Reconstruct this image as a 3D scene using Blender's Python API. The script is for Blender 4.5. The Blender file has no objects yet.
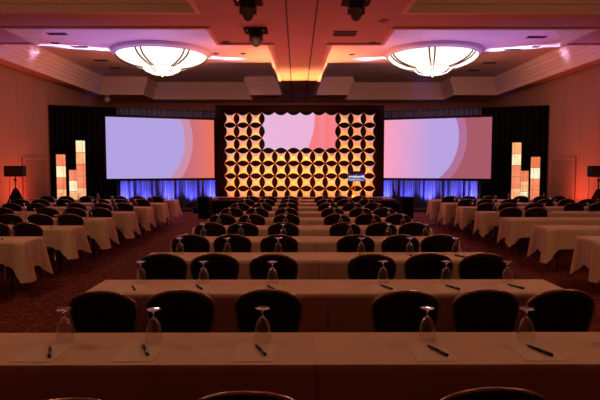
import bpy, math, random
from mathutils import Vector, Matrix
R = random.Random(7)
PI = math.pi
sc = bpy.context.scene
COL = sc.collection

# ------------------------------------------------------------------ materials
def srgb(r, g, b):
    f = lambda c: (c/255/12.92) if c/255 <= .04045 else ((c/255+.055)/1.055)**2.4
    return (f(r), f(g), f(b), 1)

def mat(name, col, rough=.6, metal=0, noise=0, nscale=8, bump=0, bscale=60, spec=.5, coat=0, sheen=0):
    m = bpy.data.materials.new(name); m.use_nodes = True
    nt = m.node_tree; b = nt.nodes['Principled BSDF']
    if len(col) == 3: col = (*col, 1)
    b.inputs['Base Color'].default_value = col
    b.inputs['Roughness'].default_value = rough
    b.inputs['Metallic'].default_value = metal
    b.inputs['Specular IOR Level'].default_value = spec
    if coat: b.inputs['Coat Weight'].default_value = coat
    if sheen: b.inputs['Sheen Weight'].default_value = sheen
    tc = nt.nodes.new('ShaderNodeTexCoord')
    if noise:
        n = nt.nodes.new('ShaderNodeTexNoise'); n.inputs['Scale'].default_value = nscale; n.inputs['Detail'].default_value = 3
        nt.links.new(tc.outputs['Object'], n.inputs['Vector'])
        r = nt.nodes.new('ShaderNodeValToRGB')
        r.color_ramp.elements[0].position = .3; r.color_ramp.elements[1].position = .7
        r.color_ramp.elements[0].color = (*[c*(1-noise) for c in col[:3]], 1)
        r.color_ramp.elements[1].color = (*[min(1, c*(1+noise)) for c in col[:3]], 1)
        nt.links.new(n.outputs['Fac'], r.inputs['Fac']); nt.links.new(r.outputs['Color'], b.inputs['Base Color'])
    if bump:
        n2 = nt.nodes.new('ShaderNodeTexNoise'); n2.inputs['Scale'].default_value = bscale
        nt.links.new(tc.outputs['Object'], n2.inputs['Vector'])
        bp = nt.nodes.new('ShaderNodeBump'); bp.inputs['Strength'].default_value = bump; bp.inputs['Distance'].default_value = .01
        nt.links.new(n2.outputs['Fac'], bp.inputs['Height']); nt.links.new(bp.outputs['Normal'], b.inputs['Normal'])
    return m

def emit(name, col, strength):
    m = bpy.data.materials.new(name); m.use_nodes = True
    nt = m.node_tree; nt.nodes.remove(nt.nodes['Principled BSDF'])
    e = nt.nodes.new('ShaderNodeEmission'); e.inputs['Color'].default_value = (*col[:3], 1); e.inputs['Strength'].default_value = strength
    nt.links.new(e.outputs[0], nt.nodes['Material Output'].inputs['Surface'])
    return m

def carpet_mat():
    m = bpy.data.materials.new('carpet'); m.use_nodes = True
    nt = m.node_tree; N = nt.nodes; L = nt.links; b = N['Principled BSDF']
    tc = N.new('ShaderNodeTexCoord')
    nz = N.new('ShaderNodeTexNoise'); nz.inputs['Scale'].default_value = 4.5; nz.inputs['Detail'].default_value = 2
    L.new(tc.outputs['Object'], nz.inputs['Vector'])
    mx = N.new('ShaderNodeVectorMath'); mx.operation = 'MULTIPLY_ADD'
    mx.inputs[1].default_value = (.3, .3, .3); L.new(nz.outputs['Color'], mx.inputs[0]); L.new(tc.outputs['Object'], mx.inputs[2])
    v = N.new('ShaderNodeTexVoronoi'); v.feature = 'DISTANCE_TO_EDGE'; v.inputs['Scale'].default_value = 8.5
    L.new(mx.outputs[0], v.inputs['Vector'])
    r1 = N.new('ShaderNodeValToRGB')
    r1.color_ramp.elements[0].position = .03; r1.color_ramp.elements[0].color = (.17, .048, .022, 1)
    r1.color_ramp.elements[1].position = .09; r1.color_ramp.elements[1].color = (.080, .011, .006, 1)
    L.new(v.outputs['Distance'], r1.inputs['Fac'])
    w = N.new('ShaderNodeTexVoronoi'); w.inputs['Scale'].default_value = 15; L.new(mx.outputs[0], w.inputs['Vector'])
    r2 = N.new('ShaderNodeValToRGB')
    r2.color_ramp.elements[0].position = .2; r2.color_ramp.elements[0].color = (1, 1, 1, 1)
    r2.color_ramp.elements[1].position = .4; r2.color_ramp.elements[1].color = (0, 0, 0, 1)
    L.new(w.outputs['Distance'], r2.inputs['Fac'])
    mc = N.new('ShaderNodeMix'); mc.data_type = 'RGBA'
    L.new(r2.outputs['Color'], mc.inputs[0]); L.new(r1.outputs['Color'], mc.inputs[6]); mc.inputs[7].default_value = (.038, .011, .005, 1)
    L.new(mc.outputs[2], b.inputs['Base Color'])
    b.inputs['Roughness'].default_value = .95; b.inputs['Specular IOR Level'].default_value = .1
    return m

def wall_mat():
    # fabric wall panels with narrow vertical seams along the room's length
    m = bpy.data.materials.new('wall_panels'); m.use_nodes = True
    nt = m.node_tree; N = nt.nodes; L = nt.links; b = N['Principled BSDF']
    tc = N.new('ShaderNodeTexCoord'); sp = N.new('ShaderNodeSeparateXYZ'); L.new(tc.outputs['Object'], sp.inputs[0])
    fr = N.new('ShaderNodeMath'); fr.operation = 'PINGPONG'; fr.inputs[1].default_value = .61
    L.new(sp.outputs['Y'], fr.inputs[0])
    lt = N.new('ShaderNodeMath'); lt.operation = 'LESS_THAN'; lt.inputs[1].default_value = .012; L.new(fr.outputs[0], lt.inputs[0])
    nz = N.new('ShaderNodeTexNoise'); nz.inputs['Scale'].default_value = 3; L.new(tc.outputs['Object'], nz.inputs['Vector'])
    r = N.new('ShaderNodeValToRGB')
    r.color_ramp.elements[0].color = (.36, .17, .11, 1); r.color_ramp.elements[1].color = (.42, .20, .135, 1)
    L.new(nz.outputs['Fac'], r.inputs['Fac'])
    mc = N.new('ShaderNodeMix'); mc.data_type = 'RGBA'
    L.new(lt.outputs[0], mc.inputs[0]); L.new(r.outputs['Color'], mc.inputs[6]); mc.inputs[7].default_value = (.22, .09, .06, 1)
    L.new(mc.outputs[2], b.inputs['Base Color']); b.inputs['Roughness'].default_value = .85
    return m

M = {}
M['carpet'] = carpet_mat()
M['wall'] = wall_mat()
M['ceil'] = mat('ceiling_paint', (.62, .40, .33), .8, noise=.04, nscale=1.5)
M['tray'] = mat('tray_paint', (.66, .50, .46), .8, noise=.03, nscale=2)
M['crown'] = mat('crown_paint', (.84, .60, .52), .7)
M['dark'] = mat('dark_groove', (.05, .03, .025), .7)
M['podplate'] = mat('pod_plate', (.035, .018, .014), .9, spec=.1)
M['pod'] = mat('pod_brown', (.11, .07, .055), .75, noise=.2, nscale=20)
M['ventdark'] = mat('vent_dark', (.05, .03, .025), .6)
M['black'] = mat('black_fabric', (.006, .006, .007), .95, noise=.3, nscale=30, spec=.1)
M['blackmetal'] = mat('black_metal', (.006, .006, .007), .55, metal=.1, spec=.3)
M['navy'] = mat('navy_drape', (.035, .035, .095), .85, noise=.15, nscale=6, sheen=.3)
M['blackdrape'] = mat('black_drape', (.004, .004, .005), .95, spec=.05)
M['maroondrape'] = mat('maroon_border_cloth', (.005, .002, .002), .95, noise=.2, nscale=12, spec=0)
M['chairfab'] = mat('chair_fabric', (.016, .010, .010), .9, noise=.35, nscale=120, bump=.3, bscale=300, spec=.15)
M['chairmetal'] = mat('chair_frame_metal', (.35, .22, .15), .25, metal=.9)
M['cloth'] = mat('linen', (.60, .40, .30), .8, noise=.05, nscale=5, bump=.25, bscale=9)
M['blackcloth'] = mat('black_linen', (.004, .004, .005), .95, spec=.1)
M['tablewood'] = mat('table_laminate', (.20, .13, .08), .5, noise=.2, nscale=12)
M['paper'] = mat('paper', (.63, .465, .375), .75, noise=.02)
M['pen'] = mat('pen_barrel', (.010, .010, .012), .35)
M['silver'] = mat('silver', (.6, .58, .55), .25, metal=1)
M['brass'] = mat('bronze_band', (.10, .055, .03), .4, metal=.8)
M['plaster'] = mat('plaster', (.72, .62, .58), .7)
M['stagedeck'] = mat('stage_deck', (.16, .07, .06), .6, noise=.2, nscale=4)
M['door'] = mat('door_veneer', (.28, .15, .10), .5, noise=.12, nscale=7)
M['doortrim'] = mat('door_trim', (.38, .185, .125), .6)
M['spandex'] = mat('stretch_fabric', (.86, .84, .82), .75)
M['plastic'] = mat('black_plastic', (.004, .004, .005), .8, spec=.2, bump=.2, bscale=200)
def glass_mat():
    m = bpy.data.materials.new('clear_glass'); m.use_nodes = True
    nt = m.node_tree; b = nt.nodes['Principled BSDF']
    b.inputs['Base Color'].default_value = (1, 1, 1, 1); b.inputs['Roughness'].default_value = .02
    b.inputs['Transmission Weight'].default_value = 1; b.inputs['IOR'].default_value = 1.5
    return m
M['glass'] = glass_mat()
def thin_glass():
    m = bpy.data.materials.new('thin_glass'); m.use_nodes = True
    nt = m.node_tree; N = nt.nodes; L = nt.links; N.remove(N['Principled BSDF'])
    t = N.new('ShaderNodeBsdfTransparent'); t.inputs[0].default_value = (.95, .94, .94, 1)
    g = N.new('ShaderNodeBsdfGlossy'); g.inputs['Roughness'].default_value = .03
    lw = N.new('ShaderNodeLayerWeight'); lw.inputs['Blend'].default_value = .5
    pw = N.new('ShaderNodeMath'); pw.operation = 'POWER'; pw.inputs[1].default_value = 2.6; L.new(lw.outputs['Facing'], pw.inputs[0])
    f = N.new('ShaderNodeMath'); f.operation = 'MULTIPLY_ADD'; f.inputs[1].default_value = 1.3; f.inputs[2].default_value = .06; L.new(pw.outputs[0], f.inputs[0])
    mx = N.new('ShaderNodeMixShader'); L.new(f.outputs[0], mx.inputs[0]); L.new(t.outputs[0], mx.inputs[1]); L.new(g.outputs[0], mx.inputs[2])
    L.new(mx.outputs[0], N['Material Output'].inputs['Surface'])
    return m
M['thin'] = thin_glass()

# ------------------------------------------------------------------ mesh builder
class MB:
    def __init__(s): s.v = []; s.f = []
    def add(s, vs, fs, mtx=None):
        n = len(s.v)
        s.v += [tuple(mtx @ Vector(p)) for p in vs] if mtx else [tuple(p) for p in vs]
        s.f += [tuple(i+n for i in f) for f in fs]; return s
    def box(s, x0, x1, y0, y1, z0, z1, mtx=None, bv=0):
        if bv:
            # chamfered box
            vs = []; b = bv
            import itertools
            pts = {}
            for ix in (0, 1):
                for iy in (0, 1):
                    for iz in (0, 1):
                        X = (x0, x1)[ix]; Y = (y0, y1)[iy]; Z = (z0, z1)[iz]
                        sx = b if ix == 0 else -b; sy = b if iy == 0 else -b; sz = b if iz == 0 else -b
                        for a, p in (('x', (X, Y+sy, Z+sz)), ('y', (X+sx, Y, Z+sz)), ('z', (X+sx, Y+sy, Z))):
                            pts[(ix, iy, iz, a)] = len(vs); vs.append(p)
            P = lambda x, y, z, a: pts[(x, y, z, a)]
            fs = []
            for i in (0, 1):
                fs.append((P(i,0,0,'x'), P(i,1,0,'x'), P(i,1,1,'x'), P(i,0,1,'x')))
                fs.append((P(0,i,0,'y'), P(1,i,0,'y'), P(1,i,1,'y'), P(0,i,1,'y')))
                fs.append((P(0,0,i,'z'), P(1,0,i,'z'), P(1,1,i,'z'), P(0,1,i,'z')))
            for i in (0, 1):
                for j in (0, 1):
                    fs.append((P(i,j,0,'x'), P(i,j,1,'x'), P(i,j,1,'y'), P(i,j,0,'y')))
                    fs.append((P(i,0,j,'x'), P(i,1,j,'x'), P(i,1,j,'z'), P(i,0,j,'z')))
                    fs.append((P(0,i,j,'y'), P(1,i,j,'y'), P(1,i,j,'z'), P(0,i,j,'z')))
            for i in (0, 1):
                for j in (0, 1):
                    for k in (0, 1):
                        fs.append((P(i,j,k,'x'), P(i,j,k,'y'), P(i,j,k,'z')))
            return s.add(vs, fs, mtx)
        vs = [(x0,y0,z0),(x1,y0,z0),(x1,y1,z0),(x0,y1,z0),(x0,y0,z1),(x1,y0,z1),(x1,y1,z1),(x0,y1,z1)]
        return s.add(vs, [(0,3,2,1),(4,5,6,7),(0,1,5,4),(1,2,6,5),(2,3,7,6),(3,0,4,7)], mtx)
    def tube(s, pts, r, n=8, closed=False, mtx=None):
        pts = [Vector(p) for p in pts]; m = len(pts); vs = []; fs = []
        rs = r if isinstance(r, (list, tuple)) else [r]*m
        up = None
        for i, p in enumerate(pts):
            if closed: t = pts[(i+1) % m]-pts[i-1]
            else: t = pts[min(i+1, m-1)]-pts[max(i-1, 0)]
            t.normalize()
            if up is None:
                up = Vector((0, 0, 1)) if abs(t.z) < .9 else Vector((1, 0, 0))
            a = t.cross(up)
            if a.length < 1e-5: a = t.cross(Vector((0, 1, 0)))
            a.normalize(); b = a.cross(t); up = b
            for k in range(n):
                th = 2*PI*k/n; vs.append(p+(a*math.cos(th)+b*math.sin(th))*rs[i])
        for i in range(m if closed else m-1):
            j = (i+1) % m
            for k in range(n):
                fs.append((i*n+k, i*n+(k+1) % n, j*n+(k+1) % n, j*n+k))
        if not closed:
            fs.append(tuple(range(n-1, -1, -1))); fs.append(tuple((m-1)*n+k for k in range(n)))
        return s.add(vs, fs, mtx)
    def lathe(s, prof, n=24, mtx=None, fr=None, caps=True):
        vs = []; fs = []; m = len(prof)
        for r, z in prof:
            for k in range(n):
                th = 2*PI*k/n; q = r*(fr(th, z) if fr else 1)
                vs.append((q*math.cos(th), q*math.sin(th), z))
        for i in range(m-1):
            for k in range(n):
                fs.append((i*n+k, i*n+(k+1) % n, (i+1)*n+(k+1) % n, (i+1)*n+k))
        if caps:
            fs.append(tuple(range(n-1, -1, -1))); fs.append(tuple((m-1)*n+k for k in range(n)))
        return s.add(vs, fs, mtx)
    def build(s, name, m, parent=None, smooth=False, loc=None, fixn=True):
        me = bpy.data.meshes.new(name); me.from_pydata(s.v, [], s.f); me.update()
        if fixn:
            import bmesh
            bm = bmesh.new(); bm.from_mesh(me); bmesh.ops.recalc_face_normals(bm, faces=bm.faces); bm.to_mesh(me); bm.free()
        me.materials.append(m)
        if smooth: me.shade_smooth()
        o = bpy.data.objects.new(name, me); COL.objects.link(o)
        if parent: o.parent = parent
        if loc: o.location = loc
        return o

def tag(o, label, cat, group=None):
    o['label'] = label; o['category'] = cat
    if group: o['group'] = group
    return o
def thing(name, label, cat, loc=(0, 0, 0), rz=0, group=None):
    o = bpy.data.objects.new(name, None); COL.objects.link(o); o.location = loc; o.rotation_euler = (0, 0, rz)
    return tag(o, label, cat, group)
def struct(o): o['kind'] = 'structure'; return o
def dup(root, loc, rz, label, group=None):
    r = root.copy(); COL.objects.link(r); r.location = loc; r.rotation_euler = (0, 0, rz); r['label'] = label
    if group: r['group'] = group
    for ch in list(root.children):
        c = ch.copy(); COL.objects.link(c); c.parent = r
        for g in ch.children:
            d = g.copy(); COL.objects.link(d); d.parent = c
    return r
def light(name, kind, loc, target, col, power, size=.1, angle=60, blend=.6, sizey=None):
    l = bpy.data.lights.new(name, kind); l.color = col; l.energy = power
    if kind == 'SPOT': l.spot_size = math.radians(angle); l.spot_blend = blend; l.shadow_soft_size = size
    elif kind == 'AREA':
        l.shape = 'RECTANGLE'; l.size = size; l.size_y = sizey or size
    else: l.shadow_soft_size = size
    o = bpy.data.objects.new(name, l); COL.objects.link(o); o.location = loc
    if target is not None:
        o.rotation_euler = (Vector(target)-Vector(loc)).to_track_quat('-Z', 'Y').to_euler()
    return o

ORD = ['', 'second-', 'third-', 'fourth-', 'fifth-', 'sixth-', 'seventh-', 'eighth-', 'ninth-', 'tenth-']
SEAT = ['first', 'second', 'third', 'fourth', 'fifth', 'sixth']

# ------------------------------------------------------------------ room
XW = 10.3; YB = 29.5; YF = -3.2; ZC = 5.3; ZT = 6.1
struct(MB().add([(-XW,YF,0),(XW,YF,0),(XW,YB,0),(-XW,YB,0)], [(0,1,2,3)]).build('floor', M['carpet'], fixn=False))
struct(MB().add([(-XW,YF,0),(-XW,YB,0),(-XW,YB,ZC),(-XW,YF,ZC)], [(0,1,2,3)]).build('wall_left', M['wall'], fixn=False))
struct(MB().add([(XW,YF,0),(XW,YB,0),(XW,YB,ZC),(XW,YF,ZC)], [(3,2,1,0)]).build('wall_right', M['wall'], fixn=False))
struct(MB().add([(-XW,YB,0),(XW,YB,0),(XW,YB,ZC),(-XW,YB,ZC)], [(0,1,2,3)]).build('wall_back', M['wall'], fixn=False))
struct(MB().add([(-XW,YF,0),(XW,YF,0),(XW,YF,ZC),(-XW,YF,ZC)], [(3,2,1,0)]).build('wall_front', M['wall'], fixn=False))
for sx, nm in ((-1, 'baseboard_left'), (1, 'baseboard_right')):
    struct(MB().box(min(sx*XW, sx*(XW-.02)), max(sx*XW, sx*(XW-.02)), YF, YB, 0, .14).build(nm, M['doortrim']))

# ceiling soffit with notched tray openings
XI, XN, XM, XO = .85, 2.4, 7.5, 9.6          # inner edge, inner notch, outer notch, outer edge
def tray_poly(sx, y0, y1, ny=1.75):
    p = [(XI, y0+ny), (XN, y0+ny), (XN, y0), (XM, y0), (XM, y0+ny), (XO, y0+ny),
         (XO, y1-ny), (XM, y1-ny), (XM, y1), (XN, y1), (XN, y1-ny), (XI, y1-ny)]
    return [(sx*x, y) for x, y in p]
def inside(poly, x, y):
    c = False; n = len(poly)
    for i in range(n):
        (x1, y1), (x2, y2) = poly[i], poly[i-1]
        if (y1 > y) != (y2 > y) and x < (x2-x1)*(y-y1)/(y2-y1)+x1: c = not c
    return c
TR = [tray_poly(sx, y0, y1) for (y0, y1) in ((13.75, 27.7), (-1.5, 12.27)) for sx in (-1, 1)]
xs = sorted({-XW, XW, 0} | {s*x for s in (-1, 1) for x in (XI, XN, XM, XO)})
ys = sorted({YF, YB} | {p[1] for t in TR for p in t})
mb = MB(); idx = {}
def vid(x, y):
    if (x, y) not in idx: idx[(x, y)] = len(mb.v); mb.v.append((x, y, ZC))
    return idx[(x, y)]
for i in range(len(xs)-1):
    for j in range(len(ys)-1):
        cx, cy = (xs[i]+xs[i+1])/2, (ys[j]+ys[j+1])/2
        if any(inside(t, cx, cy) for t in TR): continue
        mb.f.append((vid(xs[i], ys[j]), vid(xs[i], ys[j+1]), vid(xs[i+1], ys[j+1]), vid(xs[i+1], ys[j])))
ceil = struct(mb.build('ceiling', M['ceil'], fixn=False))
PROF = [(-.10, 0), (-.10, -.045), (0, -.045), (0, .15), (.05, .15), (.05, .17), (.05, .30), (.11, .30), (.11, .43), (.17, .43), (.19, .56), (.25, .56), (.25, .68), (.20, .68), (.20, .80)]
def offs(poly, d):
    # inward offset of an axis-aligned polygon
    n = len(poly); out = []
    area = sum(poly[i-1][0]*poly[i][1]-poly[i][0]*poly[i-1][1] for i in range(n))
    sg = 1 if area > 0 else -1
    for i in range(n):
        x, y = poly[i]
        ox = oy = 0
        for a, b in ((poly[i-1], poly[i]), (poly[i], poly[(i+1) % n])):
            dx, dy = b[0]-a[0], b[1]-a[1]; l = math.hypot(dx, dy)
            ox += -dy/l*sg*d; oy += dx/l*sg*d
        out.append((x+ox, y+oy))
    return out
for t in TR:
    mb = MB(); n = len(t)
    for d, z in PROF:
        mb.v += [(x, y, ZC+z) for x, y in offs(t, d)]
    for i in range(len(PROF)-1):
        for k in range(n):
            mb.f.append((i*n+k, i*n+(k+1) % n, (i+1)*n+(k+1) % n, (i+1)*n+k))
    mb.build('crown_molding', M['crown'], ceil)
    mt = MB(); xs_ = sorted({p[0] for p in offs(t, .1)}); ys_ = sorted({p[1] for p in offs(t, .1)})
    ix = {}
    def vv(x, y):
        if (x, y) not in ix: ix[(x, y)] = len(mt.v); mt.v.append((x, y, ZT))
        return ix[(x, y)]
    pp = offs(t, .1)
    for i in range(len(xs_)-1):
        for j in range(len(ys_)-1):
            if inside(pp, (xs_[i]+xs_[i+1])/2, (ys_[j]+ys_[j+1])/2):
                mt.f.append((vv(xs_[i], ys_[j]), vv(xs_[i], ys_[j+1]), vv(xs_[i+1], ys_[j+1]), vv(xs_[i+1], ys_[j])))
    mt.build('tray_ceiling', M['tray'], ceil, fixn=False)
for sx in (-1, 1):
    MB().box(sx*.34-.018, sx*.34+.018, YF, YB, ZC-.012, ZC+.01).build('partition_track', M['dark'], ceil)

# doors on the side walls
for sx, nm, sd in ((-1, 'door_1', 'left'), (1, 'door_2', 'right')):
    x = sx*(XW-.03)
    fr = MB(); xa, xb = sorted((sx*XW, sx*(XW-.07)))
    fr.box(xa, xb, 19.7, 19.8, 0, 2.12); fr.box(xa, xb, 21.5, 21.6, 0, 2.12); fr.box(xa, xb, 19.8, 21.5, 2.02, 2.12)
    d = struct(fr.build(nm, M['doortrim']))
    for a, b in ((19.8, 20.645), (20.655, 21.5)):
        xa, xb = sorted((sx*XW, sx*(XW-.045)))
        lf = MB().box(xa, xb, a, b, .01, 2.02, bv=.008).build('door_leaf', M['door'], d)
        yy = 20.645-.1 if a < 20 else 20.655+.1
        xh = sx*(XW-.09)
        MB().tube([(sx*(XW-.045), yy, .95), (xh, yy, .95), (xh, yy, 1.15), (sx*(XW-.045), yy, 1.15)], .012, 6).build('door_handle', M['silver'], lf)

# ceiling fittings
def vent(name, x, y, z, w, d, label, cat='vent', slats=4, group=None):
    t = thing(name, label, cat, (x, y, z), 0, group)
    f = MB()
    for a in ((-w/2, w/2, -d/2, -d/2+.03), (-w/2, w/2, d/2-.03, d/2), (-w/2, -w/2+.03, -d/2+.03, d/2-.03), (w/2-.03, w/2, -d/2+.03, d/2-.03)):
        f.box(*a, -.02, 0)
    f.build('frame', M['ventdark'], t)
    MB().box(-w/2+.03, w/2-.03, -d/2+.03, d/2-.03, -.006, 0).build('backing', M['dark'], t)
    sl = MB()
    for i in range(slats):
        yy = -d/2+.03+(d-.06)*(i+.5)/slats
        sl.box(-w/2+.03, w/2-.03, yy-.012, yy+.012, -.016, -.004)
    sl.build('louvre', M['ventdark'], t)
    return t
def cpos(px, py, z):   # ceiling point at a bearing
    d = (z-1.765)/math.tan(math.atan((200-py)/530)-math.radians(3.56)); return (-.1+(px-297)*d/530, d)
x, y = cpos(344, 33.3, ZC); vent('return_grille', x, y, ZC, .62, .5, 'dark rectangular return air grille in the central beam beside the right tray', slats=7)
for px, w in ((272, 'left'), (321, 'right')):
    x, y = cpos(px, 96.5, ZC); vent('linear_diffuser', x, y, ZC, .62, .34, f'narrow dark air diffuser on the soffit above the stage, {w} of the two tracks', slats=2)
for i, (px, py, w) in enumerate([(62, 34, 'first'), (60, 43.5, 'second'), (84, 47, 'third'), (104, 60.5, 'fourth'), (118, 68, 'fifth')]):
    x, y = cpos(px, py, ZT); vent('ceiling_vent', x, y, ZT, (.62, .28, .62, .55, .5)[i], .24, f'small dark vent in the tray left of the left chandelier, {w} counting from the crossbeam', slats=3)
for i, (px, py, w) in enumerate([(533, 36.5, 'first'), (532, 46.3, 'second'), (510, 49, 'third'), (487, 62.5, 'fourth'), (472, 70, 'fifth')]):
    x, y = cpos(px, py, ZT); vent('ceiling_vent', x, y, ZT, (.62, .28, .62, .55, .5)[i], .24, f'small dark vent in the tray right of the right chandelier, {w} counting from the crossbeam', slats=3)
def downlight(px, py, z, label):
    x, y = cpos(px, py, z)
    t = thing('downlight', label, 'downlight', (x, y, z))
    MB().lathe([(.13, -.015), (.13, 0), (.10, 0), (.085, -.004), (.10, -.02)], 20, caps=False).build('trim_ring', M['silver'], t, True)
    MB().lathe([(.001, -.012), (.09, -.012), (.09, -.003), (.001, -.003)], 20).build('lamp_lens', M['ventdark'], t)
    return t
downlight(227.5, 42, ZC, 'small round downlight at the edge of the beam right of the left tray corner')
downlight(371.5, 42.6, ZC, 'small round downlight at the edge of the beam left of the right tray corner')
downlight(382.5, 20.3, ZC, 'small dark round downlight in the crossbeam right of the two ceiling stage lights')
for px, py, s in ((217, 53.5, 'left'), (244, 53.5, 'left'), (351, 54.2, 'right')):
    x, y = cpos(px, py, ZT)
    tag(MB().lathe([(.10, -.02), (.10, 0), (.001, 0), (.001, -.02)], 16).build('sprinkler_plate', M['ventdark'], loc=(x, y, ZT)),
        {217: 'small dark round ceiling plate nearer the left chandelier rim', 244: 'small dark round ceiling plate in the left tray near the central beam', 351: 'small dark round ceiling plate in the right tray near the central beam'}[px], 'ceiling plate')
def moving_light(x, y, label):
    t = thing('stage_light', label, 'stage light', (x, y, ZC), 0)
    MB().box(-.3, .3, -.27, .27, -.05, 0, bv=.01).build('mounting_plate', M['podplate'], t)
    b = MB().lathe([(.15, -.16), (.15, -.05), (.001, -.05), (.001, -.16)], 20).build('swivel_base', M['blackmetal'], t, False)
    for s in (-1, 1):
        MB().box(s*.16-.02, s*.16+.02, -.06, .06, -.30, -.08, bv=.008).build('yoke_arm', M['pod'], t)
    h = MB().lathe([(.02, -.155), (.10, -.16), (.14, -.2), (.135, -.28), (.10, -.37), (.07, -.41), (.03, -.43)], 20).build('lamp_head', M['pod'], t, True)
    MB().lathe([(.001, -.435), (.03, -.435), (.03, -.43), (.001, -.43)], 14).build('lens', M['glass'], h)
    for s in (-1, 1):
        MB().lathe([(.001, -.066), (.025, -.066), (.025, -.05), (.001, -.05)], 10, Matrix.Translation((s*.2, -.22, 0))).build('clamp_bolt', M['silver'], t)
moving_light(-1.14, 11.5, 'dark ceiling stage light left of the tracks, the nearer of that pair')
moving_light(1.16, 11.5, 'dark ceiling stage light right of the two tracks')
moving_light(-1.16, 13.95, 'dark ceiling stage light beside the left tray edge, behind the nearer one')

# chandeliers
M['bowl'] = emit('lit_glass', (1, .84, .70), 1.5)
M['bowl2'] = emit('lit_glass_lower', (1, .88, .76), 1.7)
def chandelier(x, y, label, m1, m2):
    t = thing('chandelier', label, 'chandelier', (x, y, ZT), 0, 'bowl chandeliers in the ceiling trays')
    MB().lathe([(2.16, 0), (2.16, -.04), (2.10, -.06), (2.10, -.10), (2.03, -.12), (1.98, -.15), (1.93, -.15), (1.92, -.1), (1.92, 0)], 72, caps=False).build('ceiling_ring', M['plaster'], t, True)
    up = [(1.93, -.14), (1.89, -.22), (1.76, -.33), (1.52, -.445), (1.2, -.54), (.84, -.60)]
    lo = [(.83, -.59), (.79, -.68), (.66, -.77), (.42, -.835), (.16, -.86), (.02, -.865)]
    MB().lathe(up, 72, fr=lambda th, z: 1+.012*abs(math.cos(4*th)), caps=False).build('upper_bowl', m1, t, True)
    MB().lathe(lo, 48, caps=False).build('lower_bowl', m2, t, True)
    MB().tube([(.84*math.cos(a*PI/24), .84*math.sin(a*PI/24), -.60) for a in range(48)], .012, 6, True).build('bowl_ring', M['brass'], t, True)
    for k in range(6):
        for da in (-.06, .06):
            a = PI/12+PI*k/3+da
            g = lambda r, z: ((r+.012)*math.cos(a), (r+.012)*math.sin(a), z-.012)
            MB().tube([g(r, z) for r, z in up], .034, 6).build('metal_strap', M['brass'], t, True)
            MB().tube([g(r, z) for r, z in lo[:4]], .014, 6).build('metal_strap', M['brass'], t, True)
    MB().tube([(1.94*math.cos(a*PI/36), 1.94*math.sin(a*PI/36), -.15) for a in range(72)], .022, 6, True).build('rim', M['plaster'], t, True)
    t.scale = (.86, .86, 1)
    MB().lathe([(.001, -.93), (.04, -.92), (.06, -.895), (.10, -.88), (.11, -.86), (.001, -.855)], 16).build('finial', M['brass'], t, True)
chandelier(-5.19, 20.3, 'large lit two-tier bowl chandelier in the left ceiling tray', M['bowl'], M['bowl2'])
chandelier(5.03, 20.3, 'large lit two-tier bowl chandelier in the right ceiling tray', M['bowl'], M['bowl2'])
for x in (-5.19, 5.03): light('chandelier_lamp', 'POINT', (x, 20.3, 5.1), None, (1, .46, .36), 200, .25)
for x in (-5.19, 5.03): light('chandelier_lamp', 'POINT', (x, 5.4, 5.1), None, (1, .52, .24), 120, .25)  # fill for near tables and ceiling, under the added rear chandeliers
M['bowlfill'] = emit('fill_glass', (1, .53, .27), 1.5)  # glow of two chandeliers added out of view as fill
chandelier(-5.19, 5.4, 'added unseen fill chandelier over the tables at the left rear of the room', M['bowlfill'], M['bowlfill'])
chandelier(5.03, 5.4, 'added unseen fill chandelier over the tables at the right rear of the room', M['bowlfill'], M['bowlfill'])

# small dome at the far soffit
t = thing('dome_camera', 'small pale ceiling dome on the far soffit above the left drape', 'ceiling dome', (-9.45, 26.4, ZC))
MB().lathe([(.12, 0), (.12, -.05), (.05, -.06), (.05, -.12), (.001, -.12)], 16).build('mount', M['plaster'], t, True)
MB().lathe([(.001, -.36), (.10, -.33), (.15, -.24), (.13, -.16), (.06, -.12), (.001, -.12)], 16).build('dome', M['plaster'], t, True)

# ------------------------------------------------------------------ stage end: drapes, screens, tile wall
ZD = 4.28
def drape_run(name, ax, ay, bx, by, z0, z1, n_panels, mats, label):
    t = thing(name, label, 'drape', (ax, ay, 0), math.atan2(by-ay, bx-ax))
    Ln = math.hypot(bx-ax, by-ay); w = Ln/n_panels
    MB().tube([(0, 0, z1-.02), (Ln, 0, z1-.02)], .025, 8).build('crossbar', M['blackmetal'], t)
    for i in range(n_panels+1):
        MB().tube([(min(max(i*w, .03), Ln-.03), .10, 0), (min(max(i*w, .03), Ln-.03), .10, z1-.05)], .025, 8).build('upright', M['blackmetal'], t)
    for i in range(n_panels):
        mb = MB(); ph = R.uniform(0, 6); fr_ = R.uniform(.19, .25); K = int(w/.022); rows = 7
        ph2 = R.uniform(0, 6)
        for j in range(rows):
            v = j/(rows-1)
            for k in range(K+1):
                x = .004+(w-.008)*k/K
                a = .055+.04*(1-v)
                yy = a*math.sin(2*PI*x/fr_+ph+.5*math.sin(3*x+ph2)+.25*(1-v))+.018*math.sin(2*PI*x/.37+ph2)*(1-v*.5)
                mb.v.append((i*w+x, yy-.0, z0+(z1-z0)*v))
        for j in range(rows-1):
            for k in range(K):
                q = j*(K+1)+k; mb.f.append((q, q+1, q+K+2, q+K+1))
        mb.build('drape_panel', mats[i] if isinstance(mats, list) else mats, t, True, fixn=False)
    return t
SLP = (24.3-21.9)/(10.25-3.3)
dy = lambda x: 24.3-(abs(x)-3.3)*SLP
xs1 = 7.75
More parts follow.
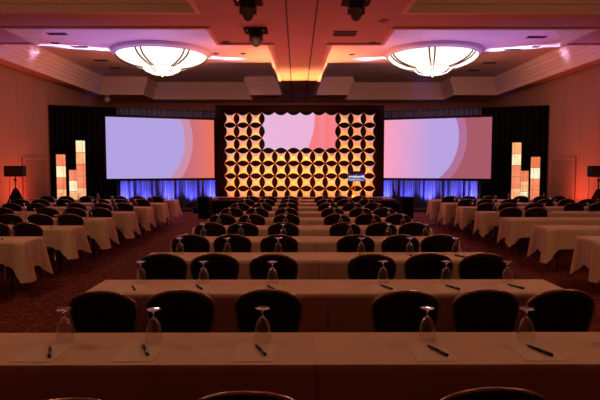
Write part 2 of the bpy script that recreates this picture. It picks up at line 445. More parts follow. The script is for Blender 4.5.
for sx, sd in ((-1, 'left'), (1, 'right')):
    a, b = (-10.25, -xs1-.02) if sx < 0 else (xs1+.02, 10.25)
    drape_run('black_drape', a, dy(a), b, dy(b), .02, ZD+.02, 2, M['blackdrape'], f'black floor length drape behind the {sd} group of lit columns')
    a, b = (-xs1+.02, -3.0) if sx < 0 else (3.0, xs1-.02)
    drape_run('blue_lit_drape', a, dy(a), b, dy(b), .02, ZD, 4, M['navy'], f'tall pleated drape lit blue behind the {sd} projection screen')

# projected image: big pale circle over a salmon field
def image_mat(name, w, h, cx, cz, r1, r2, c0a, c0b, c1, c2a, c2b, x0, x1, strength=1, folds=0):
    m = bpy.data.materials.new(name); m.use_nodes = True
    nt = m.node_tree; N = nt.nodes; L = nt.links; N.remove(N['Principled BSDF'])
    tc = N.new('ShaderNodeTexCoord'); sp = N.new('ShaderNodeSeparateXYZ'); L.new(tc.outputs['Object'], sp.inputs[0])
    def mth(op, a, b=None):
        q = N.new('ShaderNodeMath'); q.operation = op
        for i, v in enumerate((a, b)):
            if v is None: continue
            if isinstance(v, (int, float)): q.inputs[i].default_value = v
            else: L.new(v, q.inputs[i])
        return q.outputs[0]
    dx = mth('SUBTRACT', sp.outputs['X'], cx); dz = mth('SUBTRACT', sp.outputs['Z'], cz)
    rr = mth('SQRT', mth('ADD', mth('MULTIPLY', dx, dx), mth('MULTIPLY', dz, dz)))
    u = mth('DIVIDE', mth('SUBTRACT', sp.outputs['X'], x0), x1-x0)
    def ramp(fac, ca, cb):
        q = N.new('ShaderNodeMix'); q.data_type = 'RGBA'; L.new(fac, q.inputs[0]); q.clamp_factor = True
        q.inputs[6].default_value = ca; q.inputs[7].default_value = cb; return q.outputs[2]
    inner = ramp(u, c0a, c0b); outer = ramp(u, c2a, c2b)
    def step(r): 
        q = N.new('ShaderNodeMapRange'); q.inputs[1].default_value = r-.012; q.inputs[2].default_value = r+.012; L.new(rr, q.inputs[0]); return q.outputs[0]
    def mixc(f, a, b):
        q = N.new('ShaderNodeMix'); q.data_type = 'RGBA'; L.new(f, q.inputs[0])
        for i, v in ((6, a), (7, b)):
            if isinstance(v, tuple): q.inputs[i].default_value = v
            else: L.new(v, q.inputs[i])
        return q.outputs[2]
    c = mixc(step(r1), inner, c1) ; c = mixc(step(r2), c, outer)
    if folds:
        wv = N.new('ShaderNodeTexNoise'); wv.noise_dimensions = '1D'; wv.inputs['Scale'].default_value = 5
        L.new(sp.outputs['X'], wv.inputs['W'])
        c = mixc(mth('MULTIPLY', wv.outputs['Fac'], .5), c, srgb(230, 176, 216))
    e = N.new('ShaderNodeEmission'); L.new(c, e.inputs['Color']); e.inputs['Strength'].default_value = strength
    L.new(e.outputs[0], N['Material Output'].inputs['Surface'])
    return m
# side screens: object X runs along the screen, origin at the bottom centre
def side_screen(sx, label, im):
    xa, ya = (-7.37, 20.3); xb, yb = (-3.5, 21.8)
    if sx > 0: xa, ya, xb, yb = 3.4, 21.8, 7.33, 20.3
    mx, my = (xa+xb)/2, (ya+yb)/2; w = math.hypot(xb-xa, yb-ya); h = 2.35; z0 = 1.32
    t = thing('projection_screen', label, 'screen', (mx, my, 0), math.atan2(yb-ya, xb-xa), 'side projection screens')
    fr = .09
    o = MB().add([(-w/2, -.03, 0), (w/2, -.03, 0), (w/2, -.03, h), (-w/2, -.03, h)], [(0, 1, 2, 3)]).build('screen_surface', im(w, h), t, loc=(0, 0, z0), fixn=False)
    f = MB()
    f.box(-w/2-fr, w/2+fr, -.035, .03, z0+h, z0+h+fr); f.box(-w/2-fr, w/2+fr, -.035, .03, z0-fr, z0)
    f.box(-w/2-fr, -w/2, -.035, .03, z0, z0+h); f.box(w/2, w/2+fr, -.035, .03, z0, z0+h)
    f.box(-w/2, w/2, .0, .02, z0, z0+h)
    f.build('screen_frame', M['black'], t)
    for s in (-1, 1):
        l = MB(); x = s*(w/2-.45)
        l.box(x-.03, x+.03, .03, .08, 0, z0+h); l.box(x-.03, x+.03, -.35, .75, 0, .04)
        l.tube([(x, .70, .03), (x, .07, 1.1)], .018, 6)
        l.build('leg', M['blackmetal'], t)
side_screen(-1, 'left wide projection screen glowing lavender with a salmon edge at right',
    lambda w, h: image_mat('image_left', w, h, -w/2+.77, 1.5, 2.2, 2.52, srgb(180, 162, 226), srgb(192, 168, 226), srgb(206, 142, 170), srgb(200, 110, 124), srgb(238, 116, 94), w*.24, w/2))
side_screen(1, 'right wide projection screen glowing pink to lavender with a rose edge at right',
    lambda w, h: image_mat('image_right', w, h, -w/2+.85, 1.62, 2.16, 2.46, srgb(255, 162, 188), srgb(186, 162, 226), srgb(178, 112, 152), srgb(166, 92, 114), srgb(168, 90, 104), -w/2, -w*.02))

# stage platform
st = thing('stage', 'low stage with a black skirt below the amber tile wall', 'stage', (0, 0, 0))
MB().box(-3.45, 3.6, 19.75, 21.44, .50, .56).build('deck', M['stagedeck'], st)
sk = MB(); K = 300
for z in (0.01, .5):
    for k in range(K+1):
        x = -3.42+6.99*k/K; sk.v.append((x, 19.80+.018*math.sin(2*PI*x/.14), z))
for k in range(K): sk.f.append((k, k+1, K+2+k, K+1+k))
sk.build('skirt', M['blackdrape'], st, True, fixn=False)
for s in (-1, 1):
    x = -3.40 if s < 0 else 3.55
    MB().box(x-.01, x+.01, 19.85, 21.4, .01, .5).build('side_skirt', M['blackdrape'], st)
for sx, sd, xx in ((-1, 'left', -3.52), (1, 'right', 3.67)):
    t = thing('stage_steps', f'black steps at the {sd} end of the stage', 'steps', (xx, 20.2, 0))
    for i in range(2):
        x0, x1 = sorted((sx*(.28*(1-i)), sx*(.28*(1-i)+.28)))
        MB().box(x0, x1, 0, .9, 0, .19*(i+1), bv=.006).build('step', M['black'], t)

# tile wall
YWALL = 21.6; PT = .5135; XC = .02; Z0 = 3.97-7*PT
tw = thing('stage_backdrop', 'tall backdrop of stretched star-shaped fabric tiles glowing amber on the stage', 'backdrop', (XC, YWALL, 0))
SAG = .46
def tile(name, cx, cz, parent, m, n=10, bul=.19):
    mb = MB()
    for j in range(n+1):
        for i in range(n+1):
            u, v = -1+2*i/n, -1+2*j/n
            x = PT/2*u*(1-SAG*(1-v*v)); z = PT/2*v*(1-SAG*(1-u*u))
            y = -bul*(1-u*u)*(1-v*v)
            mb.v.append((x, y, z))
    for j in range(n):
        for i in range(n):
            q = j*(n+1)+i; mb.f.append((q, q+1, q+n+2, q+n+1))
    return mb.build(name, m, parent, True, loc=(cx, 0, cz), fixn=False)
proto = None
for r in range(7):
    for c in range(12):
        if r >= 4 and 3 <= c < 9: continue
        cx = (c-5.5)*PT; cz = Z0+(r+.5)*PT
        if proto is None: proto = tile('fabric_tile', cx, cz, tw, M['spandex'])
        else:
            o = proto.copy(); COL.objects.link(o); o.parent = tw; o.location = (cx, 0, cz)
MB().box(-6*PT-.1, 6*PT+.1, .16, .2, .02, 4.1).build('backing_cloth', M['black'], tw)
fr = MB()
fr.box(-6*PT-.32, -6*PT-.06, -.12, .14, .57, 4.25, bv=.02); fr.build('side_border', M['maroondrape'], tw)
MB().box(6*PT+.06, 6*PT+.32, -.12, .14, .57, 4.25, bv=.02).build('side_border', M['maroondrape'], tw)
MB().box(-6*PT-.06, 6*PT+.06, -.12, .14, 4.0, 4.25, bv=.02).build('top_border', M['maroondrape'], tw)
# centre screen with scalloped edges
n = 12
pts = []
def edge(ax, az, bx, bz, k):
    nx, nz = -(bz-az), (bx-ax); l = math.hypot(nx, nz); nx /= l; nz /= l
    for s in range(k):
        for i in range(n):
            u = -1+2*i/n; t_ = (s+i/n)/k
            d = .5*PT*SAG*(1-u*u)
            pts.append((ax+(bx-ax)*t_+nx*d, 0, az+(bz-az)*t_+nz*d))
xa, xb, za, zb = -3*PT, 3*PT, Z0+4*PT, Z0+7*PT
edge(xa, za, xb, za, 6); edge(xb, za, xb, zb, 3); edge(xb, zb, xa, zb, 6); edge(xa, zb, xa, za, 3)
pts = [(x, y-.01, z) for x, y, z in pts]
im = image_mat('image_centre', 1, 1, -2.62, zb-.15, 3.22, 3.22, srgb(238, 184, 220), srgb(238, 178, 214), srgb(240, 120, 120), srgb(244, 112, 104), srgb(252, 108, 84), -1.5, 1.5, folds=1)
MB().add(pts, [tuple(range(len(pts)))]).build('centre_screen', im, tw, fixn=False)

# lectern on the stage
t = thing('lectern', 'slim lectern with a glowing blue sign panel on the stage', 'lectern', (2.17, 20.25, .56))
def sign_mat():
    m = bpy.data.materials.new('sign_display'); m.use_nodes = True
    nt = m.node_tree; N = nt.nodes; L = nt.links; N.remove(N['Principled BSDF'])
    tc = N.new('ShaderNodeTexCoord'); sp = N.new('ShaderNodeSeparateXYZ'); L.new(tc.outputs['Object'], sp.inputs[0])
    nz = N.new('ShaderNodeTexNoise'); nz.inputs['Scale'].default_value = 6; L.new(tc.outputs['Object'], nz.inputs['Vector'])
    mr = N.new('ShaderNodeMath'); mr.operation = 'MULTIPLY_ADD'; L.new(nz.outputs['Fac'], mr.inputs[0]); mr.inputs[1].default_value = .16; L.new(sp.outputs['Z'], mr.inputs[2])
    r = N.new('ShaderNodeValToRGB'); L.new(mr.outputs[0], r.inputs['Fac'])
    el = r.color_ramp.elements
    el[0].position = .02; el[0].color = srgb(70, 90, 170); el[1].position = .1; el[1].color = srgb(150, 175, 225)
    for p, c in ((.17, srgb(40, 55, 110)), (.235, srgb(235, 235, 250)), (.275, srgb(120, 60, 110)), (.33, srgb(25, 28, 60)), (.45, srgb(12, 12, 30))):
        e = el.new(p); e.color = c
    e = N.new('ShaderNodeEmission'); L.new(r.outputs['Color'], e.inputs['Color']); L.new(e.outputs[0], N['Material Output'].inputs['Surface'])
    return m
MB().box(-.30, .30, -.18, .18, 0, .03, bv=.008).build('base', M['blackmetal'], t)
for x in (-.15, -.06):
    MB().tube([(x, 0, .03), (x, 0, .70)], .012, 8).build('post', M['chairmetal'], t)
MB().box(-.32, .32, -.005, .03, .66, 1.05, bv=.006).build('panel_housing', M['blackmetal'], t)
MB().add([(-.30, -.008, .0), (.30, -.008, .0), (.30, -.008, .34), (-.30, -.008, .34)], [(0, 1, 2, 3)]).build('sign_panel', sign_mat(), t, loc=(0, 0, .685), fixn=False)
MB().box(-.30, .30, .03, .36, 1.0, 1.02, bv=.004).build('reading_shelf', M['blackmetal'], t)

# lit columns
def glow(name, a, b, s):
    m = bpy.data.materials.new(name); m.use_nodes = True
    nt = m.node_tree; N = nt.nodes; L = nt.links; N.remove(N['Principled BSDF'])
    tc = N.new('ShaderNodeTexCoord'); nz = N.new('ShaderNodeTexNoise'); nz.inputs['Scale'].default_value = 4; nz.inputs['Detail'].default_value = 3
    L.new(tc.outputs['Object'], nz.inputs['Vector'])
    r = N.new('ShaderNodeValToRGB'); r.color_ramp.elements[0].position = .35; r.color_ramp.elements[1].position = .65
    r.color_ramp.elements[0].color = a; r.color_ramp.elements[1].color = b; L.new(nz.outputs['Fac'], r.inputs['Fac'])
    e = N.new('ShaderNodeEmission'); e.inputs['Strength'].default_value = s
    L.new(r.outputs['Color'], e.inputs['Color']); L.new(e.outputs[0], N['Material Output'].inputs['Surface'])
    return m
G = [glow('lit_shade_amber', srgb(245, 124, 88), srgb(250, 150, 108), 1), glow('lit_shade_bright', srgb(255, 212, 155), srgb(255, 245, 210), 1.1), glow('lit_shade_gold', srgb(252, 162, 108), srgb(255, 198, 142), 1.02), glow('lit_shade_rose', srgb(230, 115, 75), srgb(242, 140, 92), 1)]
def column(x, y, h, w, order, rz, label):
    rz = .02 if x < 0 else -.02
    t = thing('light_column', label, 'lit column', (x, y, 0), rz, 'lit columns beside the screens')
    n = len(order); b = .08; sh = (h-b)/n
    MB().box(-w/2-.03, w/2+.03, -w/2-.03, w/2+.03, 0, b, bv=.01).build('base', M['blackmetal'], t)
    for i, k in enumerate(order):
        MB().box(-w/2, w/2, -w/2, w/2, b+i*sh+.006, b+(i+1)*sh-.006, bv=.006).build('shade_panel', G[k], t)
    f = MB()
    for i in range(1, n+1):
        f.box(-w/2-.003, w/2+.003, -w/2-.003, w/2+.003, b+i*sh-.006, b+i*sh+.006)
    for a in (-1, 1):
        for c in (-1, 1): f.box(a*w/2-.003, a*w/2+.003, c*w/2-.003, c*w/2+.003, b, h)
    f.build('frame', M['chairmetal'], t)
def colx(px, d): return -.1+(px-297)*d/530
column(colx(62, 20), 20.0, 2.24, .245, [2, 2, 0, 1, 0], 0, 'lit column of medium height, outermost of the three left of the left screen')
column(colx(73.7, 19.7), 19.7, 1.66, .205, [2, 2, 1, 0], 0, 'shortest lit column of the three left of the left screen')
column(colx(81.8, 20.3), 20.3, 2.77, .25, [2, 2, 0, 0, 2, 1], 0, 'tallest lit column of the three left of the left screen')
column(colx(516.4, 20.3), 20.3, 2.70, .25, [2, 2, 0, 0, 1, 2], 0, 'tallest lit column of the three right of the right screen')
column(colx(525, 19.7), 19.7, 1.63, .205, [2, 1, 2, 3], 0, 'shortest lit column of the three right of the right screen')
column(colx(535.5, 20), 20.0, 2.15, .245, [1, 0, 0, 1, 3], 0, 'lit column of medium height, outermost of the three right of the right screen')

# loudspeakers on skirted stands
def speaker(x, y, rz, sd):
    t = thing('speaker_stand', f'black tripod stand with draped skirt by the {sd} wall', 'stand', (x, y, 0), rz)
    MB().tube([(0, 0, .02), (0, 0, 1.44)], .02, 8).build('pole', M['blackmetal'], t)
    MB().lathe([(.045, 1.30), (.045, 1.36), (.03, 1.37), (.03, 1.29)], 10).build('collar', M['blackmetal'], t)
    for k in range(3):
        a = 2*PI*k/3+.3
        MB().tube([(0, 0, .75), (.40*math.cos(a), .40*math.sin(a), .03)], .014, 6).build('leg', M['blackmetal'], t)
    MB().lathe([(.46, .01), (.40, .2), (.29, .5), (.17, .8), (.07, 1.02), (.03, 1.06)], 48, fr=lambda th, z: 1+.08*math.sin(9*th)*(1.1-z), caps=False).build('skirt', M['black'], t, True)
    s = thing('loudspeaker', f'wide black loudspeaker on the stand by the {sd} wall', 'loudspeaker', (x, y, 1.445), rz)
    MB().box(-.30, .30, -.17, .17, 0, .36, bv=.02).build('cabinet', M['plastic'], s)
    MB().box(-.27, .27, -.19, -.17, .03, .33, bv=.008).build('grille', M['blackmetal'], s)
    MB().tube([(-.18, .17, .15), (-.18, .20, .15), (-.18, .20, .25), (-.18, .17, .25)], .012, 6).build('handle', M['blackmetal'], s)
    MB().tube([(-.24, .15, .02), (-.245, .12, -.3), (-.26, .12, -.7), (-.55, .15, -1.42)], .008, 6).build('cable', M['blackmetal'], s)
speaker(colx(16.3, 18), 18, .08, 'left')
speaker(colx(599.5, 17), 17, -.08, 'right')

# ------------------------------------------------------------------ seating
TW, TD, TH = 1.96, .52, .75
yfront = lambda k: (3.19+1.53*k if k < 3 else 6.25+1.47*(k-2))-TD
def make_table():
    t = thing('folding_table', '', 'table', (0, 0, 0), 0)
    MB().box(-TW/2+.01, TW/2-.01, .01, TD-.01, TH-.03, TH-.004, bv=.005).build('tabletop', M['tablewood'], t)
    for s in (-1, 1):
        for y in (.07, TD-.07):
            MB().tube([(s*(TW/2-.22), y, TH-.03), (s*(TW/2-.22), y, .0)], .014, 8).build('leg', M['blackmetal'], t)
        MB().tube([(s*(TW/2-.22), .07, .25), (s*(TW/2-.22), TD-.07, .25)], .01, 6).build('stretcher', M['blackmetal'], t)
    return t
def cloth_mesh(seed, endl, endr, drop=.34, enddrop=.38):
    """cloth over a TW x TD top: flat top, hanging sides with folds; endl / endr say which ends are free"""
    rr = random.Random(seed)
    g = .006; x0, x1, y0, y1 = -TW/2, TW/2, 0, TD
    per = []
    def seg(ax, ay, bx, by, n, nx, ny, side):
        for i in range(n): per.append((ax+(bx-ax)*i/n, ay+(by-ay)*i/n, nx, ny, side, i/n))
    def corner(cx, cy, a0, n=6, side='c', free=True):
        for i in range(n):
            a = a0+PI/2*i/n; per.append((cx, cy, math.cos(a), math.sin(a), 'c' if free else 'k', i/n))
    seg(x0, y0, x1, y0, 64, 0, -1, 'f'); corner(x1, y0, -PI/2, free=endr)
    seg(x1, y0, x1, y1, 20, 1, 0, 'r'); corner(x1, y1, 0, free=endr)
    seg(x1, y1, x0, y1, 64, 0, 1, 'b'); corner(x0, y1, PI/2, free=endl)
    seg(x0, y1, x0, y0, 20, -1, 0, 'l'); corner(x0, y0, PI, free=endl)
    P = len(per); rows = 8; mb = MB()
    flare = rr.choice([.03, .06, .10]); cex = rr.uniform(.10, .20)
    p1, p2, p3 = (rr.uniform(0, 6) for _ in range(3))
    # distance of every sample to the nearest free corner along the perimeter
    def cd(x, y):
        ds = [9]
        if endl: ds += [math.hypot(x-x0, y-y0), math.hypot(x-x0, y-y1)]
        if endr: ds += [math.hypot(x-x1, y-y0), math.hypot(x-x1, y-y1)]
        return min(ds)
    for j in range(rows+1):
        t = j/rows
        for (x, y, nx, ny, sd, u) in per:
            c = math.exp(-(cd(x, y)/.13)**2)
            free = {'f': True, 'b': True, 'r': endr, 'l': endl, 'c': True, 'k': False}[sd]
            dl = drop if sd in 'fb' else (enddrop if free else drop)
            if sd == 'c': dl = max(drop, enddrop)
            dl = dl+cex*c if free else dl
            wav = .010*math.sin(x*13+p1)+.008*math.sin(x*29+p2) if sd in 'fb' else (.018*math.sin(y*21+p3)+.014*math.sin(y*47+p1) if sd in 'rl' and free else 0)
            fl = (.02+flare*c) if free else .0
            dent = -.05*math.exp(-((cd(x, y)-.22)/.07)**2) if sd in 'fb' else (-.03*math.exp(-((cd(x, y)-.2)/.07)**2) if free else 0)
            d = g+(fl+wav+dent)*t if free else .005
            d = max(d, .004)
            ez = dl*t - (.0 if j else 0)
            mb.v.append((x+nx*d, y+ny*d, TH+.002-ez if j else TH+.002))
    for j in range(rows):
        for k in range(P):
            mb.f.append((j*P+k, j*P+(k+1) % P, (j+1)*P+(k+1) % P, (j+1)*P+k))
    # flat top
    mb.f.append(tuple(range(P)))
    return mb
def chair_proto():
    t = thing('banquet_chair', '', 'chair')
    # seat
    s = MB(); n = 40; prof = [(0.0, .40), (.96, .40), (1.0, .415), (1.0, .445), (.97, .465), (.88, .475), (.5, .487), (0.001, .49)]
    def sq(th):   # rounded-square outline, a little narrower at the rear
        c, q = math.cos(th), math.sin(th)
        x = .225*math.copysign(abs(c)**.45, c); y = .215*math.copysign(abs(q)**.45, q)
        return x*(1-.10*(.5-y/.43)), y
    for f, z in prof:
        for k in range(n):
            x, y = sq(2*PI*k/n); s.v.append((x*f, y*f, z))
    for i in range(len(prof)-1):
        for k in range(n): s.f.append((i*n+k, i*n+(k+1) % n, (i+1)*n+(k+1) % n, (i+1)*n+k))
    s.build('seat', M['chairfab'], t, True)
    # back outline: narrow waist, flared shoulders, rounded crown
    half = [(.172, .49), (.184, .56), (.202, .64), (.218, .71), (.226, .765), (.224, .805), (.210, .836), (.180, .866), (.135, .890), (.07, .908), (0, .914)]
    # smooth
    def spline(ps, m=4):
        out = []
        for i in range(len(ps)-1):
            p0 = ps[max(i-1, 0)]; p1 = ps[i]; p2 = ps[i+1]; p3 = ps[min(i+2, len(ps)-1)]
            for k in range(m):
                u = k/m
                out.append(tuple(.5*((2*p1[a])+(-p0[a]+p2[a])*u+(2*p0[a]-5*p1[a]+4*p2[a]-p3[a])*u*u+(-p0[a]+3*p1[a]-3*p2[a]+p3[a])*u**3) for a in (0, 1)))
        out.append(ps[-1]); return out
    hp = spline(half)
    out = hp+[(-x, z) for x, z in reversed(hp[:-1])]
    bend = lambda x, z: -.205-(z-.48)*.16-.035*(1-(x/.22)**2)
    cx, cz = 0, .72
    b = MB(); m = len(out)
    rings = [(1, .0, 0), (1, -.012, 0), (.96, -.026, 0), (.80, -.034, 0), (.45, -.037, 0)]
    L1 = []
    def ring(f, off):
        base = len(b.v)
        for x, z in out:
            xx, zz = cx+(x-cx)*f, cz+(z-cz)*f
            b.v.append((xx, bend(xx, zz)+off, zz))
        return base
    order = [ring(.45, .037), ring(.8, .034), ring(.96, .026), ring(1, .012), ring(1, -.012), ring(.96, -.024), ring(.8, -.03), ring(.45, -.032)]
    for a, c in zip(order, order[1:]):
        for k in range(m): b.f.append((a+k, a+(k+1) % m, c+(k+1) % m, c+k))
    b.f.append(tuple(order[0]+k for k in range(m))[::-1]); b.f.append(tuple(order[-1]+k for k in range(m)))
    b.build('backrest', M['chairfab'], t, True)
    fr = [(x*1.03, bend(x, z), .72+(z-.72)*1.025) for x, z in out]
    fr = [(.155, -.19, .44)]+fr+[(-.155, -.19, .44)]
    MB().tube(fr, .0105, 6).build('back_frame', M['chairmetal'], t, True)
    for sx in (-1, 1):
        MB().tube([(sx*.19, .18, .41), (sx*.205, .20, 0)], [.013, .011], 8).build('leg', M['chairmetal'], t, True)
        MB().tube([(sx*.16, -.185, .45), (sx*.165, -.20, .30), (sx*.185, -.26, 0)], [.013, .013, .011], 8).build('leg', M['chairmetal'], t, True)
    MB().tube([(-.195, .185, .395), (.195, .185, .395), (.165, -.185, .395), (-.165, -.185, .395)], .010, 6, True).build('seat_frame', M['chairmetal'], t)
    return t
def goblet_profiles():
    # inverted goblet: rim on the table, foot in the air (z from 0)
    out_ = [(.0475, .0), (.048, .03), (.0465, .06), (.042, .088), (.034, .110), (.022, .128), (.012, .138), (.006, .143)]
    bowl = out_
    stem = [(.010, .139), (.006, .146), (.0048, .158), (.0055, .170), (.010, .179)]
    foot = [(.008, .174), (.020, .181), (.036, .187), (.044, .1895), (.0445, .192), (.030, .193), (.001, .1935)]
    return bowl, stem, foot
def make_goblet():
    t = thing('water_goblet', '', 'glass')
    b, s, f = goblet_profiles()
    MB().lathe(b, 24, caps=False).build('bowl', M['thin'], t, True)
    MB().lathe(s, 12).build('stem', M['glass'], t, True)
    MB().lathe(f, 24).build('foot', M['glass'], t, True)
    return t
def make_pen():
    t = thing('ballpoint_pen', '', 'pen')
    rot = Matrix.Rotation(PI/2, 4, 'X') @ Matrix.Diagonal((1.35, 1.35, 1.12, 1))
    MB().lathe([(.0015, -.082), (.003, -.075), (.0058, -.062), (.0062, .02), (.001, .02)], 10, rot).build('barrel', M['pen'], t, True)
    MB().lathe([(.001, .02), (.0068, .02), (.0068, .075), (.003, .08), (.001, .08)], 10, rot).build('cap', M['pen'], t, True)
    MB().box(-.0015, .0015, -.08, -.035, .0085, .011).build('clip', M['silver'], t)
    return t

table0, chair0, gob0, pen0 = make_table(), chair_proto(), make_goblet(), make_pen()
papm = bpy.data.meshes.new('paper_sheet')
_p = MB().box(-.108, .108, -.15, .15, 0, .0012); papm.from_pydata(_p.v, [], _p.f); papm.materials.append(M['paper'])
cloths = {}
for el, er in ((True, False), (False, True)):
    for q in range(3):
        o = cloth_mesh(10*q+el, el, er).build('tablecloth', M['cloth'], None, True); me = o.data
        bpy.data.objects.remove(o)
        for p in me.polygons:
            if len(p.vertices) > 4: p.use_smooth = False
        cloths[(el, er, q)] = me
used = {}
def place(proto, key, loc, rz, label, group):
    if key not in used:
        used[key] = 1; proto.location = loc; proto.rotation_euler = (0, 0, rz); proto['label'] = label; proto['group'] = group; return proto
    return dup(proto, loc, rz, label, group)
SEATX = ([-.61, -.08, .525], [-.49, .07, .59])
GOBX = ([-.02, -.02, .0], [.03, .04, .04])      # within a table, from its centre
def row(block, xc, k, kk):
    """block name, centre of the two-table row, row index from the camera, visible row index"""
    rn = 'nearest' if kk == 0 else ORD[kk]+'nearest'
    yf = yfront(k); sh = .15 if block == 'centre' and k == 0 else 0   # this row stands a little further left
    xc -= sh
    for ti in (0, 1):
        tx = xc+(-1 if ti == 0 else 1)*(TW/2+.0055)
        half = 'left' if ti == 0 else 'right'
        place(table0, 't', (tx, yf, 0), 0, f'narrow folding table under white cloth, {half} half of the {rn} {block} row', f'{block} tables')
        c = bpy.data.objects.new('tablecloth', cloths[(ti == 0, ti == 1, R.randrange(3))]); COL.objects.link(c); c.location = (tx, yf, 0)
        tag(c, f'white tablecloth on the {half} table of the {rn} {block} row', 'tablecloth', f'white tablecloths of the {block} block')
        for si in range(3):
            sn = SEAT[ti*3+si] if ti*3+si < 5 else 'sixth'
            x = tx+sh+SEATX[ti][si]+R.uniform(-.015, .015)
            bare = block == 'right-hand' and (k < 6 or (k == 6 and ti*3+si > 1))
            dy_ = R.uniform(-.03, .03); rz = R.uniform(-.045, .045)
            if block == 'centre' and k == 0:
                dy_ = {0: -.25, 1: -.17, 2: -.115, 3: -.085, 4: -.24, 5: -.25}[ti*3+si]
            if not bare: place(chair0, 'c', (x, yf-.31+dy_, 0), rz, f'dark round-backed banquet chair, {sn} from left in the {rn} {block} row', f'banquet chairs of the {block} block')
            gx = tx+sh+SEATX[ti][si]+GOBX[ti][si]*(1 if k == 0 else .2)+R.uniform(-.015, .015)
            gy = yf+.37+R.uniform(-.015, .015)
            if bare and k < 6: continue
            place(gob0, 'g', (gx, gy, TH+.003), R.uniform(0, 6), f'upturned water goblet, {sn} from left on the {rn} {block} row', f'upturned goblets of the {block} block')
            if k <= 6:
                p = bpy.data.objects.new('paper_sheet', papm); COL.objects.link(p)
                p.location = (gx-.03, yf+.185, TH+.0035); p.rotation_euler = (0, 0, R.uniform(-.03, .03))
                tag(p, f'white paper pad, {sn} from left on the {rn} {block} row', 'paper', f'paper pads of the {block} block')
                place(pen0, 'p', (gx+R.uniform(-.01, .01), yf+.18+R.uniform(-.015, .015), TH+.0145), .43+R.uniform(-.06, .06)+ (0 if block=='centre' else R.uniform(-.2, .2)), f'black pen on the paper pad, {sn} from left in the {rn} {block} row', f'pens of the {block} block')
for k in range(10): row('centre', .15, k, k)
for k in range(3, 10):
    row('left-hand', -3.82-TW-.0055, k, k-3); row('right-hand', 4.02+TW+.0055, k, k-3)

# two folded napkins standing on a left table, black-skirted side tables by the stage
def napkin(x, y, label):
    t = thing('folded_napkin', label, 'napkin', (x, y, TH+.003))
    mb = MB(); 
    for k in range(12):
        a = 2*PI*k/12; r = .06*(1+.25*math.cos(3*a)); mb.v.append((r*math.cos(a), r*math.sin(a), 0))
    for k in range(12):
        a = 2*PI*k/12; r = .045*(1+.3*math.cos(3*a)); mb.v.append((r*math.cos(a), r*math.sin(a), .09))
    mb.v.append((0, 0, .2))
    for k in range(12):
        mb.f.append((k, (k+1) % 12, 12+(k+1) % 12, 12+k)); mb.f.append((12+k, 12+(k+1) % 12, 24))
    mb.f.append(tuple(range(11, -1, -1)))
    mb.build('napkin_cone', M['cloth'], t)
napkin(-5.62, yfront(7)+.28, 'pointed folded napkin standing on a left table, below the tallest lit column')
napkin(-5.13, yfront(7)+.28, 'pointed folded napkin standing on a left table, below the left edge of the left screen')
for sx, sd, x in ((-1, 'left', -3.28), (1, 'right', 3.70)):
    t = thing('cocktail_table', f'small black-draped side table at the stage end of the {sd} aisle', 'table', (x, 18.35, 0))
    MB().box(-.17, .17, -.3, .3, .70, .73, bv=.006).build('tabletop', M['blackcloth'], t)
    mb = MB(); pts_ = []
    for i in range(120):
        s = i/120*4; q = int(s); u = s-q
        a, b = [((-.18, -.31), (.18, -.31)), ((.18, -.31), (.18, .31)), ((.18, .31), (-.18, .31)), ((-.18, .31), (-.18, -.31))][q]
        pts_.append((a[0]+(b[0]-a[0])*u, a[1]+(b[1]-a[1])*u))
    for j, z in enumerate((.725, .4, .01)):
        for i, (px, py) in enumerate(pts_):
            w = 1+(.05+.05*math.sin(i*.8))*j/2; mb.v.append((px*w, py*w, z))
    for j in range(2):
        for i in range(120): mb.f.append((j*120+i, j*120+(i+1) % 120, (j+1)*120+(i+1) % 120, (j+1)*120+i))
    mb.build('skirt', M['blackcloth'], t, True)

# ------------------------------------------------------------------ light fixtures and light
def uplight(x, y, z, rz, label, lens):
    t = thing('uplight', label, 'uplight', (x, y, z), rz, 'uplights')
    MB().box(-.10, .10, -.10, .10, 0, .02).build('base_plate', M['blackmetal'], t)
    for s in (-1, 1): MB().box(s*.105-.006, s*.105+.006, -.02, .02, .01, .12).build('bracket', M['blackmetal'], t)
    MB().lathe([(.05, .03), (.085, .05), (.09, .16), (.08, .16), (.08, .145), (.001, .145)], 16).build('housing', M['blackmetal'], t, True)
    return t
RED = (1, .11, .035); BLUE = (.17, .16, 1); AMB = (1, .225, .03); LAV = (.32, .23, 1)
for sx, sd in ((-1, 'left'), (1, 'right')):
    for y, w in ((16.2, 'near'), (19.3, 'far')):
        x = sx*9.1
        uplight(x, y, 0, 0, f'small uplight on the floor at the {sd} wall, {w} the stage' if w == 'far' else f'small uplight on the floor at the {sd} wall before the speaker', None)
        light('wall_wash', 'SPOT', (x, y, .2), (sx*10.28, y-.1, 2.2), RED, 185, .05, 150, 1)
for i, x in enumerate((-7.4, -6.6, -5.7, -4.8, -3.9, 3.9, 4.8, 5.7, 6.6, 7.4)):
    y = dy(x)-.55
    uplight(x, y, 0, 0, f'small blue uplight at the drape foot behind the {"left" if x < 0 else "right"} screen, {SEAT[i % 5]} from left', None)
    light('drape_wash', 'SPOT', (x, y, .2), (x, y+.42, .62), BLUE, (470, 230, 400, 280, 500)[i % 5], .05, 78, .8)
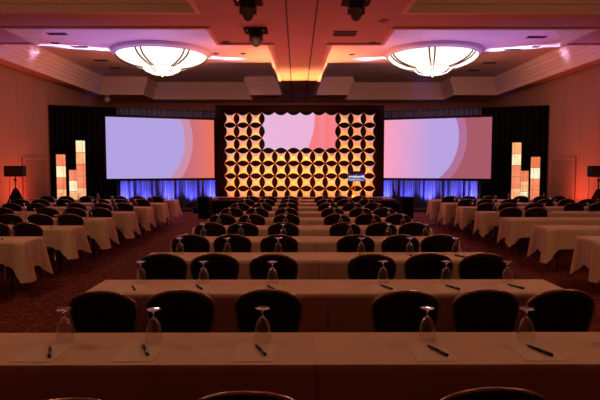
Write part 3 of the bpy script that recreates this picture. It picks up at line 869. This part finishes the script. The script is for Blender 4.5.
# amber strip lights along the stage edge
for i in range(6):
    x = XC-2.6+i*1.04
    t = thing('strip_light', f'low amber strip light on the stage edge, {SEAT[i] if i < 5 else "sixth"} from left', 'strip light', (x, 19.88, .56), 0, 'amber strip lights on the stage edge')
    MB().box(-.48, .48, -.035, .035, 0, .045, bv=.006).build('housing', M['blackmetal'], t)
    MB().box(-.46, .46, -.025, .025, .045, .048).build('lens_strip', M['ventdark'], t)
    light('strip_glow', 'AREA', (x, 19.88, .62), (x, 21.2, 2.4), AMB, 56, .9, sizey=.05).data.spread = math.radians(150)
    if i in (2, 3): light('strip_up_glow', 'AREA', (x, 19.88, .62), (x*.5, 21.45, 5.3), (1, .48, .14), 44, .9, sizey=.05).data.spread = math.radians(58)
# lavender wash on the trays from fixtures at the foot of the screens, red wash from the stage corners
for sx, sd in ((-1, 'left'), (1, 'right')):
    for q, (x, y) in enumerate(((4.9, 20.35), (6.2, 19.9))):
        uplight(sx*x, y, 0, 0, f'small lavender uplight on the floor before the {sd} screen, {"inner" if q == 0 else "outer"} one', None)
        light('tray_wash', 'SPOT', (sx*x, y, .2), (sx*(x+.3), y-2.6, 6), LAV, 720, .05, 66, .8)
    for q in range(3):
        x = sx*(4.85+1.2*q); y = 20.8-.38*(abs(x)-4.85); rz = -sx*math.atan(.38)
        t = thing('led_batten', f'long lavender light batten on the floor before the {sd} screen, {("inner", "middle", "outer")[q]} one', 'light batten', (x, y, 0), rz, 'light battens before the screens')
        MB().box(-.6, .6, -.05, .05, 0, .09, bv=.008).build('housing', M['blackmetal'], t)
        MB().box(-.57, .57, -.03, .03, .09, .094).build('lens_strip', M['ventdark'], t)
        for tilt in ((-5, -14, -23), (0,), (4, 13, 22))[q]:
            l = light('batten_beam', 'AREA', (x, y, .12), None, (.60, .5, 1), 6 if tilt > 20 else 17, 1.1, sizey=.05)
            l.data.spread = math.radians(7)
            l.rotation_euler = (Matrix.Rotation(rz, 3, 'Z') @ Matrix.Rotation(math.radians(180), 3, 'X') @ Matrix.Rotation(math.radians(-sx*tilt), 3, 'Y')).to_euler()
    light('inner_tray_glow', 'SPOT', (sx*2.95, 19.6, .62), (sx*2.2, 20.3, 6.1), (1, .36, .42), 620, .08, 58, .8)
    light('beam_wash', 'SPOT', (sx*2.6, 19.5, .75), (sx*1.2, 12.0, 5.3), (1, .12, .09), 560, .08, 100, .9)
# front light on the tile wall from the ceiling stage lights
for x, y in ((-1.14, 11.5), (1.16, 11.5), (-1.16, 13.95)):
    light('front_light', 'SPOT', (x, y+.05, ZC-.46), (x*1.2, 21.6, 3.3), (1, .50, .52), 270, .06, 32, .6)
# added warm fill spots high above the tables, without fixtures
for y in (4.6, 8.0, 12.95):
    for x in (-5.2, 0, 5.2):
        light('fill_spot', 'SPOT', (x, y, 5.2), (x, y, 0), (1, .42, .22), (52, 48, 40)[(4.6, 8.0, 12.95).index(y)]*(1 if x == 0 else .4), .15, 140, .9)

w = bpy.data.worlds.new('world'); sc.world = w; w.use_nodes = True
w.node_tree.nodes['Background'].inputs[0].default_value = (.004, .002, .002, 1)

# ------------------------------------------------------------------ camera
cam = bpy.data.cameras.new('camera'); co = bpy.data.objects.new('camera', cam); COL.objects.link(co)
cam.sensor_width = 36; cam.lens = 530*36/600; cam.clip_end = 200
co.location = (-.1, 0, 1.765)
co.rotation_euler = (math.radians(90-3.56), 0, math.radians(-.32))
sc.camera = co
sc.view_settings.view_transform = 'Standard'; sc.view_settings.look = 'None'
sc.view_settings.exposure = 0; sc.view_settings.gamma = 1; sc.view_settings.use_curve_mapping = False
sc.cycles.use_denoising = True
sc.cycles.caustics_reflective = False; sc.cycles.caustics_refractive = False
sc.cycles.max_bounces = 8; sc.cycles.diffuse_bounces = 4
sc.cycles.sample_clamp_indirect = 4
